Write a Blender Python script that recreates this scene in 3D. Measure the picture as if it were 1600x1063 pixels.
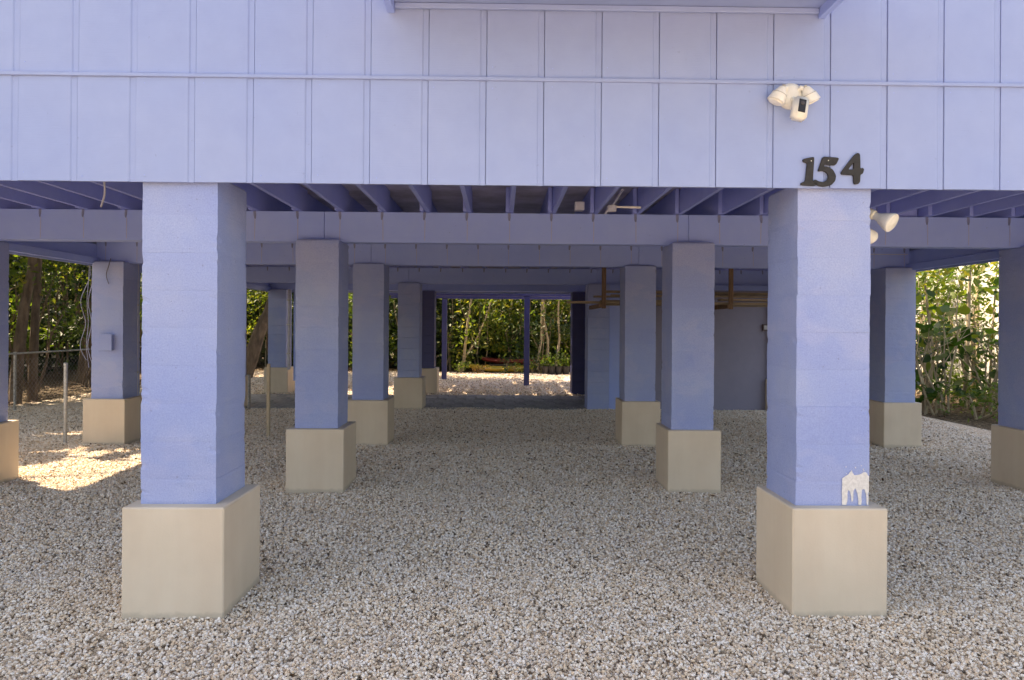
import bpy, bmesh, math, random
from math import radians as R, pi, sin, cos
from mathutils import Vector, Matrix, Euler, noise
random.seed(7)
S = bpy.context.scene
for o in list(bpy.data.objects): bpy.data.objects.remove(o)

# ------------------------------------------------------------------ camera, sky, sun, exposure
H = 1.56
F = 1040.0                       # focal length in pixels of the 1600 px wide photograph
VP = (784.0, 510.0)              # where lines running into the depth meet
YAW, ROLL = math.atan((800 - VP[0]) / F), 0.0065
cam_d = bpy.data.cameras.new('camera'); cam = bpy.data.objects.new('camera', cam_d)
S.collection.objects.link(cam); S.camera = cam
cam_d.sensor_width = 36; cam_d.lens = F / 1600 * 36
cam_d.shift_y = -(531.5 - VP[1]) / 1600
cam_d.clip_start = 0.05; cam_d.clip_end = 600
CR = Matrix.Rotation(-YAW, 3, 'Z') @ Matrix.Rotation(pi / 2, 3, 'X') @ Matrix.Rotation(ROLL, 3, 'Z')
cam.matrix_world = Matrix.Translation((0, 0, H)) @ CR.to_4x4()

SUN = Vector((-0.62, 0.30, 1.0)).normalized()        # towards the sun: behind the house, from the left
w = bpy.data.worlds.new('World'); S.world = w; w.use_nodes = True
nt = w.node_tree; nt.nodes.clear()
sky = nt.nodes.new('ShaderNodeTexSky'); sky.sky_type = 'NISHITA'; sky.sun_disc = False
sky.sun_elevation = math.asin(SUN.z); sky.sun_rotation = math.atan2(SUN.x, SUN.y)
sky.air_density = 1.0; sky.dust_density = 2.2; sky.ozone_density = 1.0
bg = nt.nodes.new('ShaderNodeBackground'); bg.inputs['Strength'].default_value = 0.15
wo = nt.nodes.new('ShaderNodeOutputWorld')
nt.links.new(sky.outputs[0], bg.inputs[0]); nt.links.new(bg.outputs[0], wo.inputs[0])
sun_d = bpy.data.lights.new('sun', 'SUN'); sun_d.energy = 4.2; sun_d.angle = R(0.5); sun_d.color = (1.0, 0.93, 0.82)
sun = bpy.data.objects.new('sun', sun_d); S.collection.objects.link(sun)
sun.rotation_euler = (-SUN).to_track_quat('-Z', 'Y').to_euler()
S.view_settings.view_transform = 'Standard'; S.view_settings.look = 'None'
S.view_settings.exposure = 1.74; S.view_settings.gamma = 1
S.view_settings.use_white_balance = True                 # the photograph is balanced for open shade
S.view_settings.white_balance_temperature = 8700; S.view_settings.white_balance_tint = 15
try:
    S.cycles.max_bounces = 10; S.cycles.diffuse_bounces = 6; S.cycles.transparent_max_bounces = 12
except Exception: pass

# ------------------------------------------------------------------ helpers
def at(px, py, Y):
    """a pixel of the photograph and a real depth -> the place"""
    d = CR @ Vector(((px - 800) / F, -(py - VP[1]) / F, -1))
    return Vector((0, 0, H)) + d * (Y / d.y)

def link(o, parent=None):
    S.collection.objects.link(o)
    if parent: o.parent = parent
    return o
def tag(o, label=None, cat=None, group=None, kind=None):
    if label: o['label'] = label
    if cat: o['category'] = cat
    if group: o['group'] = group
    if kind: o['kind'] = kind
    return o
def empty(name, loc=(0, 0, 0), rz=0):
    o = bpy.data.objects.new(name, None); o.location = loc; o.rotation_euler = (0, 0, rz); o.empty_display_size = .1
    return link(o)

class MB:
    def __init__(s): s.v = []; s.f = []
    def add(s, vs, fs, M=None):
        n = len(s.v)
        s.v += [tuple(M @ Vector(p)) if M else tuple(p) for p in vs]
        s.f += [tuple(i + n for i in f) for f in fs]
        return s
    def box(s, x0, x1, y0, y1, z0, z1, M=None):
        vs = [(x, y, z) for z in (z0, z1) for y in (y0, y1) for x in (x0, x1)]
        return s.add(vs, [(0, 2, 3, 1), (4, 5, 7, 6), (0, 1, 5, 4), (2, 6, 7, 3), (0, 4, 6, 2), (1, 3, 7, 5)], M)
    def cbox(s, x0, x1, y0, y1, z0, z1, b=.004, M=None):
        """box with chamfered edges"""
        bm = bmesh.new(); t = MB().box(x0, x1, y0, y1, z0, z1)
        vs = [bm.verts.new(p) for p in t.v]
        for f in t.f: bm.faces.new([vs[i] for i in f])
        bmesh.ops.bevel(bm, geom=bm.edges[:], offset=b, segments=1, affect='EDGES')
        bm.verts.index_update()
        s.add([v.co[:] for v in bm.verts], [tuple(v.index for v in f.verts) for f in bm.faces], M)
        bm.free(); return s
    def tube(s, pts, r, n=6, caps=True):
        pts = [Vector(p) for p in pts]; rs = r if isinstance(r, (list, tuple)) else [r] * len(pts)
        base = len(s.v); up = Vector((0.31, 0.17, 0.93))
        for i, p in enumerate(pts):
            d = (pts[min(i + 1, len(pts) - 1)] - pts[max(i - 1, 0)]).normalized()
            a = d.cross(up if abs(d.dot(up)) < .95 else Vector((1, 0, 0))).normalized(); b = d.cross(a)
            for k in range(n):
                t = 2 * pi * k / n
                s.v.append(tuple(p + (a * cos(t) + b * sin(t)) * rs[i]))
        for i in range(len(pts) - 1):
            for k in range(n):
                a0 = base + i * n + k; a1 = base + i * n + (k + 1) % n
                s.f.append((a0, a1, a1 + n, a0 + n))
        if caps:
            s.f.append(tuple(base + k for k in range(n))[::-1])
            s.f.append(tuple(base + (len(pts) - 1) * n + k for k in range(n)))
        return s
    def lathe(s, prof, M=None, n=24):
        vs = []; fs = []
        for (r, z) in prof:
            for k in range(n):
                t = 2 * pi * k / n; vs.append((r * cos(t), r * sin(t), z))
        for i in range(len(prof) - 1):
            for k in range(n):
                fs.append((i * n + k, i * n + (k + 1) % n, (i + 1) * n + (k + 1) % n, (i + 1) * n + k))
        fs.append(tuple(range(n))[::-1]); fs.append(tuple((len(prof) - 1) * n + k for k in range(n)))
        return s.add(vs, fs, M)
    def mesh(s, name, mat, smooth=False):
        me = bpy.data.meshes.new(name); me.from_pydata(s.v, [], s.f)
        if mat: me.materials.append(mat)
        bm = bmesh.new(); bm.from_mesh(me)
        bmesh.ops.recalc_face_normals(bm, faces=bm.faces); bm.to_mesh(me); bm.free()
        if smooth:
            for p in me.polygons: p.use_smooth = True
            me.set_sharp_from_angle(angle=R(32))
        return me
    def build(s, name, mat, parent=None, loc=(0, 0, 0), smooth=False):
        o = bpy.data.objects.new(name, s.mesh(name, mat, smooth)); o.location = loc
        return link(o, parent)
    def raw(s, name, mat, parent=None):
        me = bpy.data.meshes.new(name); me.from_pydata(s.v, [], s.f); me.materials.append(mat)
        return link(bpy.data.objects.new(name, me), parent)

def inst(name, me, parent, loc=(0, 0, 0), rot=(0, 0, 0), sc=(1, 1, 1)):
    o = bpy.data.objects.new(name, me); o.location = loc; o.rotation_euler = rot; o.scale = sc
    return link(o, parent)

def outline_mesh(name, polys, depth, mat, bevel=0.0):
    """flat outlines (x, z) extruded to a solid facing -Y, through a 2D curve"""
    cu = bpy.data.curves.new(name, 'CURVE'); cu.dimensions = '2D'; cu.fill_mode = 'BOTH'
    cu.extrude = depth / 2; cu.bevel_depth = bevel; cu.bevel_resolution = 1
    for pl in polys:
        sp = cu.splines.new('POLY'); sp.points.add(len(pl) - 1); sp.use_cyclic_u = True
        for p, q in zip(sp.points, pl): p.co = (q[0], q[1], 0, 1)
    t = bpy.data.objects.new(name, cu); S.collection.objects.link(t)
    bpy.context.view_layer.update()
    me = bpy.data.meshes.new_from_object(t.evaluated_get(bpy.context.evaluated_depsgraph_get()))
    bpy.data.objects.remove(t); bpy.data.curves.remove(cu)
    me.name = name; me.transform(Matrix.Rotation(pi / 2, 4, 'X')); me.materials.clear(); me.materials.append(mat)
    return me

# ------------------------------------------------------------------ materials
def newmat(name):
    m = bpy.data.materials.new(name); m.use_nodes = True; t = m.node_tree
    return m, t, t.nodes, t.links, t.nodes['Principled BSDF']
def nz(t, scale, detail=4, rough=.55, coord='obj', sc=(1, 1, 1), loc=(0, 0, 0)):
    n = t.nodes; L = t.links
    mp = n.new('ShaderNodeMapping'); mp.inputs['Scale'].default_value = sc; mp.inputs['Location'].default_value = loc
    if coord == 'world':
        g = n.new('ShaderNodeNewGeometry'); L.new(g.outputs['Position'], mp.inputs[0])
    else:
        g = n.new('ShaderNodeTexCoord'); L.new(g.outputs['Object'], mp.inputs[0])
    x = n.new('ShaderNodeTexNoise'); x.inputs['Scale'].default_value = scale
    x.inputs['Detail'].default_value = detail; x.inputs['Roughness'].default_value = rough
    L.new(mp.outputs[0], x.inputs['Vector']); return x
def ramp(t, src, stops):
    r = t.nodes.new('ShaderNodeValToRGB'); e = r.color_ramp.elements
    while len(e) < len(stops): e.new(.5)
    for el, (p, c) in zip(e, stops): el.position = p; el.color = (*c, 1) if len(c) == 3 else c
    t.links.new(src, r.inputs[0]); return r
def mixc(t, fac, a, b, mode='MIX'):
    m = t.nodes.new('ShaderNodeMix'); m.data_type = 'RGBA'; m.blend_type = mode
    for sock, v in ((m.inputs[0], fac), (m.inputs[6], a), (m.inputs[7], b)):
        if hasattr(v, 'links'): t.links.new(v, sock)
        else: sock.default_value = v if not isinstance(v, tuple) else (*v, 1)
    return m.outputs[2]
def bump(t, src, p, strength=.3, dist=.005, chain=None):
    b = t.nodes.new('ShaderNodeBump'); b.inputs['Strength'].default_value = strength; b.inputs['Distance'].default_value = dist
    t.links.new(src, b.inputs['Height'])
    if chain: t.links.new(chain, b.inputs['Normal'])
    t.links.new(b.outputs[0], p.inputs['Normal']); return b.outputs[0]

BL_A, BL_B = (.275, .318, .60), (.33, .365, .62)       # periwinkle house paint, older and newer coat
def paint_mat(name, a, b, fine=60, streak=(1, 1, 1), bs=.25, bd=.003, rough=.62, spots=.0, patch=1.6):
    m, t, n, L, p = newmat(name)
    big = nz(t, patch, 3, .6, 'world'); c = ramp(t, big.outputs[0], [(.35, a), (.65, b)])
    mid = nz(t, 9, 4, .6, 'world'); c2 = mixc(t, .05, c.outputs[0], ramp(t, mid.outputs[0], [(.3, (.25, .25, .3)), (.7, (.9, .9, .95))]).outputs[0], 'OVERLAY')
    out = c2
    if spots:
        sp = nz(t, 34, 2, .5, 'world'); s2 = ramp(t, sp.outputs[0], [(.74, (0, 0, 0)), (.78, (1, 1, 1))])
        mu = n.new('ShaderNodeMath'); mu.operation = 'MULTIPLY'; mu.inputs[1].default_value = spots
        L.new(s2.outputs[0], mu.inputs[0]); out = mixc(t, mu.outputs[0], c2, (.12, .13, .22))
    L.new(out, p.inputs['Base Color']); p.inputs['Roughness'].default_value = rough
    f = nz(t, fine, 6, .6, 'world', streak); bump(t, f.outputs[0], p, bs, bd)
    return m
M = {}
M['siding'] = paint_mat('siding_paint', (.268, .35, .615), (.29, .368, .615), 14, (.5, 1, 22), .42, .0022, .55, .18, 1.1)
M['timber'] = paint_mat('beam_paint', (.285, .395, .80), (.32, .425, .80), 12, (1.2, 1.2, 16), .35, .003, .6, .45, 1.3)
M['joist'] = paint_mat('joist_paint', (.26, .33, .76), (.30, .37, .78), 10, (12, .8, 12), .3, .003, .6, .4, 1.5)
def block_mat():
    m, t, n, L, p = newmat('painted_block')
    big = nz(t, 1.9, 3, .62, 'world', (1, 1, .75)); c = ramp(t, big.outputs[0], [(.34, (.268, .345, .635)), (.5, (.292, .367, .635)), (.66, (.33, .398, .63))])
    # patches of newer, paler paint low on the shafts, with soft horizontal roller edges
    low = nz(t, 2.0, 3, .55, 'world', (1, 1, 1.5), (3, 0, 1)); c1 = mixc(t, ramp(t, low.outputs[0], [(.55, (0, 0, 0)), (.60, (.22, .22, .22))]).outputs[0], c.outputs[0], (.43, .455, .66))
    sp = nz(t, 55, 3, .5, 'world'); c2 = mixc(t, ramp(t, sp.outputs[0], [(.70, (0, 0, 0)), (.76, (.5, .5, .5))]).outputs[0], c1, (.16, .17, .3))
    oi = n.new('ShaderNodeObjectInfo'); tone = ramp(t, oi.outputs['Random'], [(0, (.485, .485, .488)), (1, (.515, .515, .51))])
    c2 = mixc(t, 1.0, c2, tone.outputs[0], 'OVERLAY')
    gr = nz(t, 120, 3, .7, 'world'); c2 = mixc(t, .16, c2, ramp(t, gr.outputs[0], [(.35, (.2, .2, .24)), (.65, (.8, .8, .8))]).outputs[0], 'OVERLAY')
    L.new(c2, p.inputs['Base Color']); p.inputs['Roughness'].default_value = .7
    a = nz(t, 150, 4, .7, 'world'); b0 = bump(t, a.outputs[0], p, .8, .0035)
    b = nz(t, 26, 5, .65, 'world'); bump(t, b.outputs[0], p, .35, .006, b0)
    return m
M['block'] = block_mat()
def render_mat():
    m, t, n, L, p = newmat('beige_render')
    big = nz(t, 2.4, 4, .6, 'world'); c = ramp(t, big.outputs[0], [(.3, (.60, .505, .395)), (.7, (.66, .56, .445))])
    st = nz(t, 5, 4, .6, 'world', (1, 1, .12)); c1 = mixc(t, .10, c.outputs[0], ramp(t, st.outputs[0], [(.35, (.35, .33, .3)), (.65, (.8, .8, .78))]).outputs[0], 'OVERLAY')
    # splash dirt near the stones
    g = n.new('ShaderNodeNewGeometry'); sx = n.new('ShaderNodeSeparateXYZ'); L.new(g.outputs['Position'], sx.inputs[0])
    dn = nz(t, 14, 4, .7, 'world'); ad = n.new('ShaderNodeMath'); ad.operation = 'MULTIPLY_ADD'; ad.inputs[1].default_value = -.055
    L.new(dn.outputs[0], ad.inputs[0]); L.new(sx.outputs[2], ad.inputs[2])
    c2 = mixc(t, ramp(t, ad.outputs[0], [(-.01, (.4, .4, .4)), (.02, (0, 0, 0))]).outputs[0], c1, (.30, .27, .22))
    L.new(c2, p.inputs['Base Color']); p.inputs['Roughness'].default_value = .68
    f = nz(t, 90, 5, .6, 'world'); bump(t, f.outputs[0], p, .22, .003)
    return m
M['beige'] = render_mat()
def simple(name, col, rough=.6, metal=0, var=.12, scale=20, bs=.2, bd=.002, sc=(1, 1, 1)):
    m, t, n, L, p = newmat(name)
    x = nz(t, scale, 4, .6, 'obj', sc)
    lo = tuple(c * (1 - var) for c in col); hi = tuple(min(1, c * (1 + var)) for c in col)
    L.new(ramp(t, x.outputs[0], [(.35, lo), (.65, hi)]).outputs[0], p.inputs['Base Color'])
    p.inputs['Roughness'].default_value = rough; p.inputs['Metallic'].default_value = metal
    bump(t, x.outputs[0], p, bs, bd); return m
M['subfloor'] = simple('subfloor_plywood', (.42, .42, .56), .8, 0, .25, 3)
M['room'] = paint_mat('room_wall_paint', (.21, .21, .30), (.24, .235, .32), 40, (1, 1, 1), .3, .003, .7, .1, .9)
M['navy'] = paint_mat('shaded_deep_blue_paint', (.048, .058, .18), (.06, .07, .20), 40, (1, 1, 1), .2, .002, .5, .1, 1.2)  # blue paint, darkened further to carry the shade on the deck frame
M['white'] = simple('white_plastic', (.80, .78, .72), .35, 0, .03, 30, .05)
M['yellowed'] = simple('yellowed_plastic', (.78, .72, .56), .4, 0, .08, 25, .1)
M['seam'] = simple('grey_plastic', (.42, .40, .36), .4, 0, .03, 30, .05)
M['lens'] = simple('dark_lens', (.02, .017, .015), .12, 0, .1, 10, 0)
M['glass'] = simple('frosted_lamp_glass', (.86, .83, .74), .25, 0, .05, 30, .05)
M['number'] = simple('dark_bronze', (.030, .024, .021), .42, .35, .3, 40, .3)
M['galv'] = simple('galvanised_steel', (.42, .42, .42), .42, .8, .2, 30, .15)
M['rust'] = simple('dull_steel', (.28, .27, .27), .6, .6, .3, 30, .2)
M['cable'] = simple('pale_cable', (.50, .51, .58), .5, 0, .1, 20)
M['gcable'] = simple('grey_cable', (.26, .27, .36), .5, 0, .1, 20)
M['dcable'] = simple('dark_cable', (.10, .10, .14), .5, 0, .1, 20)
M['wood'] = simple('bare_lumber', (.30, .235, .16), .75, 0, .35, 5, .3, .003, (1, 14, 14))
M['wood2'] = simple('weathered_lumber', (.34, .27, .19), .8, 0, .3, 5, .3, .003, (1, 14, 14))
M['hanger'] = simple('hanger_lumber', (.20, .125, .075), .75, 0, .3, 6, .3, .003, (14, 14, 1))
M['stake'] = simple('beige_stake', (.46, .38, .27), .7, 0, .1, 10)
M['drip'] = simple('cream_paint', (.68, .66, .64), .6, 0, .12, 60, .3)
M['paver'] = simple('grey_paver', (.27, .27, .27), .85, 0, .3, 14, .5, .003)
M['bark'] = simple('tree_bark', (.17, .125, .09), .9, 0, .4, 9, .8, .02, (1, 1, .3))
M['palebark'] = simple('pale_bark', (.36, .29, .19), .85, 0, .3, 12, .5, .01, (1, 1, .3))
M['nwall'] = simple('neighbour_white_wall', (.52, .51, .47), .8, 0, .04, 2)
M['ntan'] = simple('neighbour_tan_wall', (.45, .38, .28), .8, 0, .1, 2)
M['roof'] = simple('grey_roof', (.25, .25, .26), .8, 0, .2, 6)
M['kyellow'] = simple('yellow_plastic_hull', (.42, .30, .04), .35, 0, .1, 8, .05)
M['kred'] = simple('red_plastic_hull', (.24, .03, .03), .35, 0, .1, 8, .05)
M['pot'] = simple('black_plastic_pot', (.025, .025, .028), .5, 0, .2, 10)
M['litter'] = simple('dry_leaf', (.10, .055, .028), .8, 0, .5, 3)

def ground_mat(name, stops, scale, dark, bsd=.02):
    m, t, n, L, p = newmat(name)
    v = n.new('ShaderNodeTexVoronoi'); v.inputs['Scale'].default_value = scale; v.inputs['Randomness'].default_value = 1
    g = n.new('ShaderNodeNewGeometry'); L.new(g.outputs['Position'], v.inputs['Vector'])
    sp = n.new('ShaderNodeSeparateColor'); L.new(v.outputs['Color'], sp.inputs[0])
    c = ramp(t, sp.outputs[0], stops)
    v2 = n.new('ShaderNodeTexVoronoi'); v2.feature = 'DISTANCE_TO_EDGE'; v2.inputs['Scale'].default_value = scale
    L.new(g.outputs['Position'], v2.inputs['Vector'])
    e = ramp(t, v2.outputs['Distance'], [(0, (1, 1, 1)), (.12, (0, 0, 0))])
    big = nz(t, 1.2, 4, .6, 'world')
    cc = mixc(t, .25, c.outputs[0], ramp(t, big.outputs[0], [(.35, (.35, .33, .3)), (.65, (.7, .7, .7))]).outputs[0], 'OVERLAY')
    L.new(mixc(t, e.outputs[0], cc, dark), p.inputs['Base Color']); p.inputs['Roughness'].default_value = .9
    bump(t, v.outputs['Distance'], p, .9, bsd); p.inputs['Specular IOR Level'].default_value = .2
    t.nodes[-1].invert = True
    return m
STONES = [(0, (.06, .045, .035)), (.03, (.34, .26, .185)), (.18, (.62, .50, .38)), (.38, (.74, .565, .40)), (.55, (.76, .66, .54)), (.75, (.81, .73, .63)), (1, (.90, .84, .77))]
M['gravel_ground'] = ground_mat('gravel_ground', STONES, 52, (.44, .355, .27))
M['dirt'] = ground_mat('dirt_ground', [(0, (.05, .035, .022)), (.4, (.11, .08, .05)), (.7, (.17, .125, .08)), (1, (.30, .25, .18))], 30, (.04, .03, .02))
def stone_mat():
    m, t, n, L, p = newmat('gravel_stone')
    oi = n.new('ShaderNodeObjectInfo'); c = ramp(t, oi.outputs['Random'], STONES)
    x = nz(t, 3, 3, .6, 'obj')
    L.new(mixc(t, .3, c.outputs[0], ramp(t, x.outputs[0], [(.3, (.3, .28, .25)), (.7, (.8, .8, .8))]).outputs[0], 'OVERLAY'), p.inputs['Base Color'])
    p.inputs['Roughness'].default_value = .75; p.inputs['Specular IOR Level'].default_value = .3
    return m
M['stone'] = stone_mat()
def leaf_mat(name, stops, trans=.45, rough=.5):
    m, t, n, L, p = newmat(name)
    g = n.new('ShaderNodeNewGeometry'); c = ramp(t, g.outputs['Random Per Island'], stops)
    L.new(c.outputs[0], p.inputs['Base Color']); p.inputs['Roughness'].default_value = rough
    tr = n.new('ShaderNodeBsdfTranslucent')
    L.new(mixc(t, 1.0, c.outputs[0], (1.6, 1.5, .55), 'MULTIPLY'), tr.inputs[0])
    mx = n.new('ShaderNodeMixShader'); mx.inputs[0].default_value = trans
    L.new(p.outputs[0], mx.inputs[1]); L.new(tr.outputs[0], mx.inputs[2]); L.new(mx.outputs[0], n['Material Output'].inputs[0])
    return m
M['leaf_a'] = leaf_mat('leaf_mid', [(0, (.045, .09, .018)), (.5, (.085, .15, .027)), (.85, (.12, .185, .035)), (1, (.20, .19, .05))])
M['leaf_b'] = leaf_mat('leaf_dark', [(0, (.015, .038, .012)), (.6, (.035, .07, .018)), (1, (.06, .09, .022))], .18)
M['leaf_c'] = leaf_mat('leaf_yellow', [(0, (.06, .115, .02)), (.6, (.12, .175, .035)), (1, (.25, .24, .06))], .5)
M['leaf_d'] = leaf_mat('leaf_broad', [(0, (.03, .075, .02)), (.6, (.06, .13, .03)), (1, (.14, .19, .04))], .4, .35)
M['leaf_e'] = leaf_mat('leaf_brown', [(0, (.10, .05, .02)), (1, (.22, .13, .05))], .3)

# ------------------------------------------------------------------ ground
def sheet(name, x0, x1, y0, y1, z, mat, nx=1, ny=1):
    m = MB()
    for j in range(ny + 1):
        for i in range(nx + 1): m.v.append((x0 + (x1 - x0) * i / nx, y0 + (y1 - y0) * j / ny, z))
    for j in range(ny):
        for i in range(nx):
            a = j * (nx + 1) + i; m.f.append((a, a + 1, a + nx + 2, a + nx + 1))
    return tag(m.raw(name, mat), kind='structure')
sheet('ground', -250, 250, -200, 300, -0.03, M['dirt'])
sheet('gravel_bed', -9.3, 7.6, -14, 22.4, -0.012, M['gravel_ground'])

def gravel(name, area, density, rmin, rmax, seed, label=None):
    """loose stones: geometry nodes scatter three stone shapes over a patch of ground"""
    x0, x1, y0, y1 = area
    me = bpy.data.meshes.new(name); me.from_pydata([(x0[0], y0, 0), (x1[0], y0, 0), (x1[1], y1, 0), (x0[1], y1, 0)], [], [(0, 1, 2, 3)])
    me.materials.append(M['stone'])
    o = link(bpy.data.objects.new(name, me)); tag(o, kind='stuff')
    ng = bpy.data.node_groups.new(name, 'GeometryNodeTree')
    ng.interface.new_socket('Geometry', in_out='INPUT', socket_type='NodeSocketGeometry')
    ng.interface.new_socket('Geometry', in_out='OUTPUT', socket_type='NodeSocketGeometry')
    n, L = ng.nodes, ng.links
    gi, go = n.new('NodeGroupInput'), n.new('NodeGroupOutput')
    dp = n.new('GeometryNodeDistributePointsOnFaces'); dp.inputs['Density'].default_value = density; dp.inputs['Seed'].default_value = seed
    L.new(gi.outputs[0], dp.inputs['Mesh'])
    # lift the stones by a random amount and by gentle undulation
    sp = n.new('GeometryNodeSetPosition'); rv = n.new('FunctionNodeRandomValue'); rv.data_type = 'FLOAT_VECTOR'
    rv.inputs[0].default_value = (0, 0, -.006); rv.inputs[1].default_value = (0, 0, .009)
    un = n.new('ShaderNodeTexNoise'); un.inputs['Scale'].default_value = 1.3; un.inputs['Detail'].default_value = 2
    cx = n.new('ShaderNodeCombineXYZ'); mu = n.new('ShaderNodeMath'); mu.operation = 'MULTIPLY_ADD'; mu.inputs[1].default_value = .075; mu.inputs[2].default_value = -.034
    L.new(un.outputs[0], mu.inputs[0]); L.new(mu.outputs[0], cx.inputs[2]); va = n.new('ShaderNodeVectorMath'); L.new(cx.outputs[0], va.inputs[0]); L.new(rv.outputs[0], va.inputs[1])
    L.new(dp.outputs[0], sp.inputs[0]); L.new(va.outputs[0], sp.inputs['Offset'])
    gt = n.new('GeometryNodeGeometryToInstance')
    for i in range(3):
        ic = n.new('GeometryNodeMeshIcoSphere'); ic.inputs['Radius'].default_value = 1; ic.inputs['Subdivisions'].default_value = 2 if rmin < .012 else 2
        ns = n.new('ShaderNodeTexNoise'); ns.noise_dimensions = '4D'; ns.inputs['W'].default_value = i * 3.7 + 1; ns.inputs['Scale'].default_value = 1.0; ns.inputs['Detail'].default_value = 1
        sb = n.new('ShaderNodeVectorMath'); sb.operation = 'SUBTRACT'; sb.inputs[1].default_value = (.5, .5, .5)
        L.new(ns.outputs['Color'], sb.inputs[0])
        sc = n.new('ShaderNodeVectorMath'); sc.operation = 'SCALE'; sc.inputs['Scale'].default_value = 1.9
        L.new(sb.outputs[0], sc.inputs[0])
        st = n.new('GeometryNodeSetPosition'); L.new(ic.outputs[0], st.inputs[0]); L.new(sc.outputs[0], st.inputs['Offset'])
        sm = n.new('GeometryNodeSetShadeSmooth'); sm.inputs['Shade Smooth'].default_value = False; L.new(st.outputs[0], sm.inputs[0])
        mm = n.new('GeometryNodeSetMaterial'); mm.inputs['Material'].default_value = M['stone']; L.new(sm.outputs[0], mm.inputs[0])
        L.new(mm.outputs[0], gt.inputs[0])
    ip = n.new('GeometryNodeInstanceOnPoints'); ip.inputs['Pick Instance'].default_value = True
    L.new(sp.outputs[0], ip.inputs['Points']); L.new(gt.outputs[0], ip.inputs['Instance'])
    ri = n.new('FunctionNodeRandomValue'); ri.data_type = 'INT'; ri.inputs[4].default_value = 0; ri.inputs[5].default_value = 2; ri.inputs['Seed'].default_value = 5
    L.new(ri.outputs[2], ip.inputs['Instance Index'])
    rr = n.new('FunctionNodeRandomValue'); rr.data_type = 'FLOAT_VECTOR'; rr.inputs[0].default_value = (0, 0, 0); rr.inputs[1].default_value = (.9, .9, 6.28); rr.inputs['Seed'].default_value = 8
    L.new(rr.outputs[0], ip.inputs['Rotation'])
    rs = n.new('FunctionNodeRandomValue'); rs.data_type = 'FLOAT_VECTOR'; rs.inputs[0].default_value = (rmin, rmin, rmin * .7); rs.inputs[1].default_value = (rmax, rmax, rmax * .75); rs.inputs['Seed'].default_value = 9
    L.new(rs.outputs[0], ip.inputs['Scale'])
    L.new(ip.outputs[0], go.inputs[0])
    md = o.modifiers.new('scatter', 'NODES'); md.node_group = ng
    return o
gravel('gravel', ((-3.0, -4.6), (3.0, 4.6), 2.2, 4.3), 8200, .0046, .0102, 1)
gravel('gravel', ((-4.6, -6.9), (4.6, 6.6), 4.3, 7.0), 5200, .0055, .0116, 2)
gravel('gravel', ((-6.9, -9.2), (6.6, 7.6), 7.0, 12.6), 2600, .0075, .0155, 4)
gravel('gravel', ((-9.2, -9.2), (3.0, 3.0), 14.9, 22.2), 420, .012, .024, 3)

# paved pad under the back of the house
pad = empty('paver_pad', (0, 0, 0)); tag(pad, 'grey concrete paver pad on the gravel under the back of the house', 'paving')
pm = [MB().cbox(-.2, .2, -.2, .2, -.05, .012 + .004 * k, .006).mesh('paver', M['paver']) for k in range(3)]
for j in range(6):
    for i in range(22):
        x = -6.9 + .41 * i + (.2 if j % 2 else 0); y = 12.65 + .41 * j
        if x > 2.0: continue
        inst('paver', random.choice(pm), pad, (x, y, random.uniform(-.003, .003)), (random.uniform(-.006, .006), random.uniform(-.006, .006), random.uniform(-.012, .012)))

# ------------------------------------------------------------------ block columns
COLX = {'ol': -5.09, 'cl': -1.735, 'cr': 1.812, 'or': 5.24}
ROWY = {1: 3.81, 2: 6.475, 3: 8.87, 4: 12.63, 5: 15.36}
CT = 2.352                                           # top of the shafts
def block_mesh(k, w=.405, h=.2):
    rnd = random.Random(k * 11 + 3); bm = bmesh.new()
    bmesh.ops.create_cube(bm, size=1)
    bmesh.ops.subdivide_edges(bm, edges=bm.edges[:], cuts=7, use_grid_fill=True)
    for v in bm.verts:
        c = v.co.copy(); ez = abs(c.z) > .49
        p = Vector((c.x * w, c.y * w, c.z * h))
        q = noise.noise(p * 14 + Vector((k * 5, 0, 0)))
        e = (abs(c.x) > .49) + (abs(c.y) > .49) + ez
        if e >= 2:
            cut = .0011 + .0020 * abs(noise.noise(p * 40 + Vector((0, k * 7, 0))))
            if ez: p.x -= math.copysign(cut, c.x) * (abs(c.x) > .49); p.y -= math.copysign(cut, c.y) * (abs(c.y) > .49)
            else: cut *= 1.3; p.x -= math.copysign(cut, c.x); p.y -= math.copysign(cut, c.y)
            if rnd.random() < .06 and not ez: p.x -= math.copysign(.005, c.x); p.y -= math.copysign(.003, c.y)
        if not ez:
            if abs(c.x) > .49: p.x += q * .0022
            if abs(c.y) > .49: p.y += q * .0022
        v.co = p
    me = bpy.data.meshes.new('block'); bm.to_mesh(me); bm.free(); me.materials.append(M['block'])
    return me
blocks = [block_mesh(k) for k in range(5)]
def simple_block(k):
    m = MB().cbox(-.2025, .2025, -.2025, .2025, -.1, .1, .004).mesh('block', M['block']); return m
fblocks = [simple_block(k) for k in range(2)]
cap_me = MB().cbox(-.2, .2, -.2, .2, -.5, .5, .02)
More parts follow.
